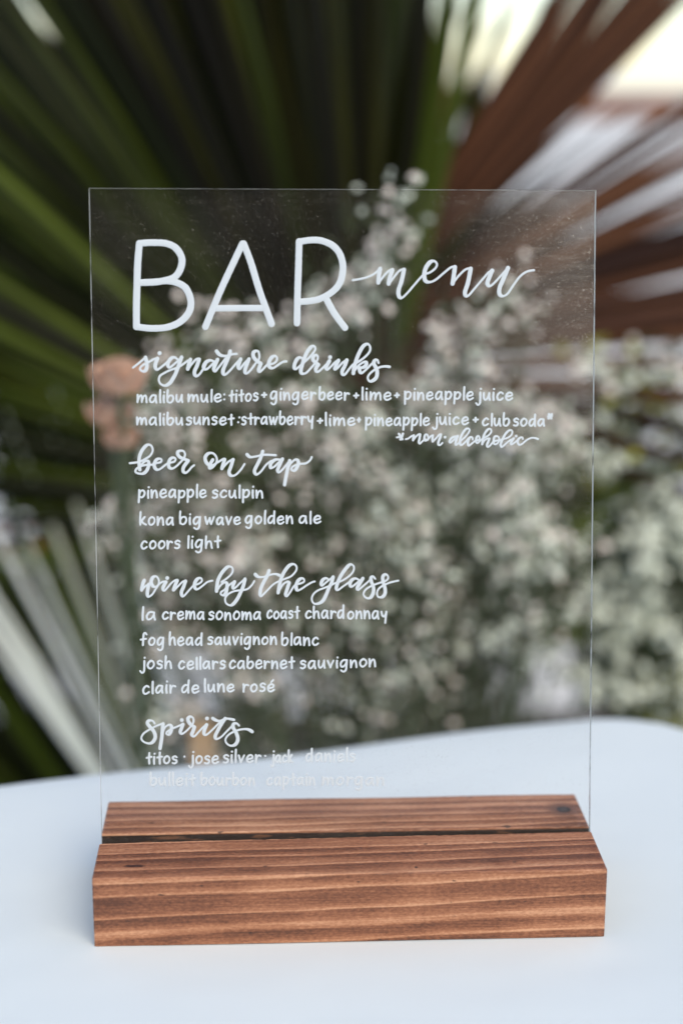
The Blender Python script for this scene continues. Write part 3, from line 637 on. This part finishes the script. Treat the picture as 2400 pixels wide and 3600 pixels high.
# ------------------------------------------------------------------ baby's breath
def bloom_mesh(mat):
    bm = bmesh.new(); bmesh.ops.create_icosphere(bm, subdivisions=1, radius=1.0)
    for i, v in enumerate(bm.verts): v.co *= 1 + (.28 if i % 2 else -.22); v.co.z *= .75
    me = bpy.data.meshes.new('blossom'); bm.to_mesh(me); bm.free(); me.materials.append(mat); return me
BM = [bloom_mesh(M['bloom']), bloom_mesh(M['bloom2'])]
def flower_bush(label, foot, blobs, nleaf, fr, leafmat=None, back=0, seed=1, rad=(.0024, .0040), stuffmat=None):
    """blobs: (px, py, rx_px, ry_px, Y0, Y1, count); blossoms sit in loose sprays"""
    q = random.Random(seed); root = empty('flowering_shrub', foot); foot = Vector(foot)
    stems = MB(); pts = []
    for (px, py, rx, ry, Y0, Y1, cnt) in blobs:
        k = 0
        while k < cnt*(1.15 if back else 1):
            a = q.uniform(0, 6.28); r = math.sqrt(q.random()); Y = q.uniform(Y0, Y1) + back
            c = at(px + rx*r*math.cos(a), py + ry*r*math.sin(a), Y)
            gx, gy = px + rx*r*math.cos(a), py + ry*r*math.sin(a)
            if q.random() < .75*max(0, math.sin(gx/83 + 1.3*math.sin(gy/140)) * math.sin(gy/71 + 1.1*math.sin(gx/170)) + .35): continue
            nn = q.randint(5, 12); joint = c + Vector((q.uniform(-.008, .008), q.uniform(-.008, .008), -q.uniform(.02, .035)))
            stems.tube([foot + Vector((q.uniform(-.05, .05), q.uniform(-.05, .05), .02)), (foot*.35 + joint*.65) + Vector((q.uniform(-.02, .02), q.uniform(-.02, .02), 0)), joint], [.0014, .0010, .0007], 3)
            for _ in range(nn):
                s = Vector((q.gauss(0, .0105), q.gauss(0, .0105), q.gauss(0, .0105))); p = c + s
                pts.append((p, q.uniform(*rad), fr - (.35 if gx > 1250 and gy > 1500 else 0))); k += 1
                if q.random() < .4: stems.tube([joint, p], .0005, 3)
    stems.build('stems', M['stem'], root)
    lf = MB()
    for _ in range(nleaf):
        (px, py, rx, ry, Y0, Y1, cnt) = q.choices(blobs, [b[6] for b in blobs])[0]
        a = q.uniform(0, 6.28); r = math.sqrt(q.random())*1.02; c = at(px + rx*r*math.cos(a), py + ry*r*math.sin(a), q.uniform(Y0+.03, Y1+.06) + back)
        d = Vector((q.gauss(0, 1), q.gauss(0, 1), q.gauss(.5, .8))).normalized(); s = d.cross(Vector((q.gauss(0, 1), q.gauss(0, 1), q.gauss(0, 1)))).normalized()
        L = q.uniform(.009, .020); w = L*.16
        lf.add([c, c + d*L*.5 + s*w, c + d*L, c + d*L*.5 - s*w], [(0, 1, 2), (0, 2, 3)])
    o = lf.build('foliage', leafmat or M['sleaf'], root); o['kind'] = 'stuff'
    pts.sort(key=lambda e: -e[1] / (e[0] - CAM).length)
    for i, (p, r, fg) in enumerate(pts[:280]):
        o = bpy.data.objects.new('blossom', BM[0 if q.random() < fg else 1]); link(o, root); o.location = p; o.scale = (r, r, r)
        o.rotation_euler = (q.uniform(0, 3), q.uniform(0, 3), q.uniform(0, 3))
    for w_ in (0, 1):
        mb = MB(); base = BM[w_]; bv = [v.co.copy() for v in base.vertices]; bf = [tuple(p.vertices) for p in base.polygons]
        for i, (p, r, fg) in enumerate(pts[280:]):
            if ((i * 0.6180339) % 1 < fg) == (w_ == 0):
                rot = Matrix.Rotation(q.uniform(0, 6.28), 3, 'Z') @ Matrix.Rotation(q.uniform(0, 3), 3, 'X')
                mb.add([p + rot @ v * r for v in bv], bf)
        o = mb.build('blossoms', BM[w_].materials[0], root); o['kind'] = 'stuff'
    tag(root, label, 'flowers'); settle(root); return root
flower_bush("loose mass of pinkish white baby's breath seen through the clear menu panel", (.06, .62, -.74), [
    (1330, 850, 170, 170, .46, .56, 55), (1390, 690, 70, 40, .40, .46, 5), (1180, 1050, 120, 140, .44, .54, 34), (1680, 1060, 180, 110, .44, .54, 44), (760, 1130, 230, 60, .44, .52, 22),
    (760, 1300, 260, 110, .42, .52, 50), (1080, 1250, 300, 100, .42, .52, 48), (1600, 1300, 300, 120, .44, .56, 62),
    (930, 1500, 460, 170, .42, .54, 240), (1600, 1600, 440, 240, .44, .60, 640), (560, 1700, 210, 260, .44, .54, 130), (560, 2080, 120, 120, .46, .54, 30),
    (1100, 1900, 440, 260, .44, .56, 480), (1650, 2050, 400, 350, .44, .58, 900), (760, 2150, 280, 300, .44, .54, 130),
    (1300, 2380, 560, 240, .44, .56, 360), (700, 2560, 260, 130, .44, .54, 100)], 3600, .62, seed=4, back=.07, rad=(.0021, .0044))
flower_bush("pale blurred baby's breath with grey green leaves to the right of the panel", (.42, .95, -.74), [
    (2290, 1500, 260, 240, .70, .95, 90), (2330, 2050, 250, 300, .70, .95, 700), (2250, 2350, 250, 150, .70, .90, 200), (2250, 1300, 180, 110, .7, .85, 24)], 4200, .35, M['sleaf'], seed=9, rad=(.004, .0075))
# yellow green sprigs among them
def sprig(px, py, Y, n, label, spread=.03, mat='yleaf'):
    q = random.Random(int(px)); c = at(px, py, Y); root = empty('leafy_sprig', (c.x, c.y, -.74)); mb = MB()
    mb.tube([(c.x, c.y, -.74), (c.x + .02, c.y, (c.z-.74)/2), c], [.003, .002, .001], 5); mb.build('stem', M['stem'], root)
    for _ in range(n):
        p = c + Vector((q.gauss(0, spread), q.gauss(0, spread), q.gauss(0, spread))); d = Vector((q.gauss(0, 1), q.gauss(0, 1), q.gauss(.3, 1))).normalized(); s = d.cross(Vector((0, 1, .2))).normalized(); L = q.uniform(.018, .034); w = L*.28; u = Vector((0, -1, 0))*w*.5
        mesh_obj('leaf', [p, p + d*L*.4 + s*w, p + d*L, p + d*L*.4 - s*w, p + d*L*.5 + u], [(0, 1, 4), (1, 2, 4), (2, 3, 4), (3, 0, 4)], M[mat], root)
    tag(root, label, 'plant'); settle(root)
sprig(2150, 1400, .80, 22, 'small yellow green sprig just right of the panel at mid height')
sprig(2330, 2480, .78, 30, 'yellow green leaves low at the right edge above the cloth')
sprig(2200, 1640, .84, 14, 'small olive leafed sprig below the first sprig, right of the panel')

# ------------------------------------------------------------------ peach rose at the panel's left edge
def rose(px, py, Y, s, label):
    c = at(px, py, Y); q = random.Random(int(py)); root = empty('rose', (c.x, c.y, c.z - .03)); mb = MB()
    mb.tube([(c.x+.06, c.y+.12, -.74), (c.x+.02, c.y+.04, (c.z-.74)/2), (c.x, c.y, c.z-.01)], [.003, .0025, .0022], 6); mb.build('stem', M['stem'], root)
    for ringn, (cnt, rr, tilt) in enumerate(((3, .20, .10), (5, .45, .28), (6, .7, .5), (8, .95, .75))):
        for k in range(cnt):
            a = 6.283*k/cnt + ringn*.5 + q.uniform(-.2, .2); vs = []; fs = []
            for i in range(4):
                for j in range(4):
                    u = (i/3-.5)*1.5; t = j/3; ro = s*(rr*.5 + rr*.6*t*math.sin(tilt)); zz = s*(t*math.cos(tilt)*.9 - .3); wd = s*.55*(1-.45*(2*t-1)**2)
                    x = ro*math.cos(a) - math.sin(a)*u*wd; y = ro*math.sin(a) + math.cos(a)*u*wd; vs.append((c.x+x, c.y+y, c.z+zz - s*.25*(u*u)*(1 if ringn > 1 else .3)))
            for i in range(3):
                for j in range(3): b = i*4+j; fs.append((b, b+4, b+5, b+1))
            mesh_obj('petal', vs, fs, M['peach'], root, True)
    tag(root, label, 'flower', 'peach roses at the left of the arrangement'); settle(root)
rose(418, 1330, .42, .025, 'larger peach rose at the left edge of the clear panel, uppermost of the three')
rose(388, 1450, .44, .021, 'middle peach rose low behind the left edge of the panel')
rose(425, 1540, .43, .016, 'smallest peach rose, lowest of the three at the left edge of the panel')

# wooden stake, railing, added dark wall out of view
c = at(712, 2600, .52); mb = MB(); mb.box(c.x-.010, c.x+.010, c.y-.008, c.y+.008, -.756, at(712, 2540, .52).z)
mb.build('wooden_stake', M['stake']); tag(bpy.data.objects['wooden_stake'], 'tan wooden stake low among the flowers, seen under the spirits heading', 'stake')
rl = empty('deck_railing', (0, 3.05, -.76)); zt = .395
mb = MB(); mb.box(-2.5, 4, 3.0, 3.10, zt-.052, zt); mb.build('top_rail', M['rail'], rl)
for x in (-2.4, -.9, .25, 1.9, 3.4):
    mb = MB(); mb.box(x, x+.08, 3.012, 3.088, -.76, zt-.054); mb.build('post', M['rail'], rl)
mb = MB(); mb.box(-2.5, 4, 3.03, 3.07, -.66, -.62); mb.build('bottom_rail', M['rail'], rl)
tag(rl, 'orange brown timber railing crossing behind the dry palm leaves at the upper right', 'railing'); settle(rl)
hw = empty('added_dark_wall', (0, -6, -.76))  # unseen wall, added so the acrylic reflects something dark
for k in range(20):
    mb = MB(); mb.box(-5, 5, -6.03 - .004*(k % 2), -6.0, -.756 + k*.15, -.756 + k*.15 + .146); mb.build('added_wall_board', M['added_wall_board'], hw)
mb = MB(); mb.box(-5, 5, -6.12, -6.04, -.757, 2.25); mb.build('wall', M['added_wall_board'], hw)
tag(hw, 'unseen dark boarded wall added behind the camera to keep reflections in the clear panel dark', 'wall'); settle(hw)
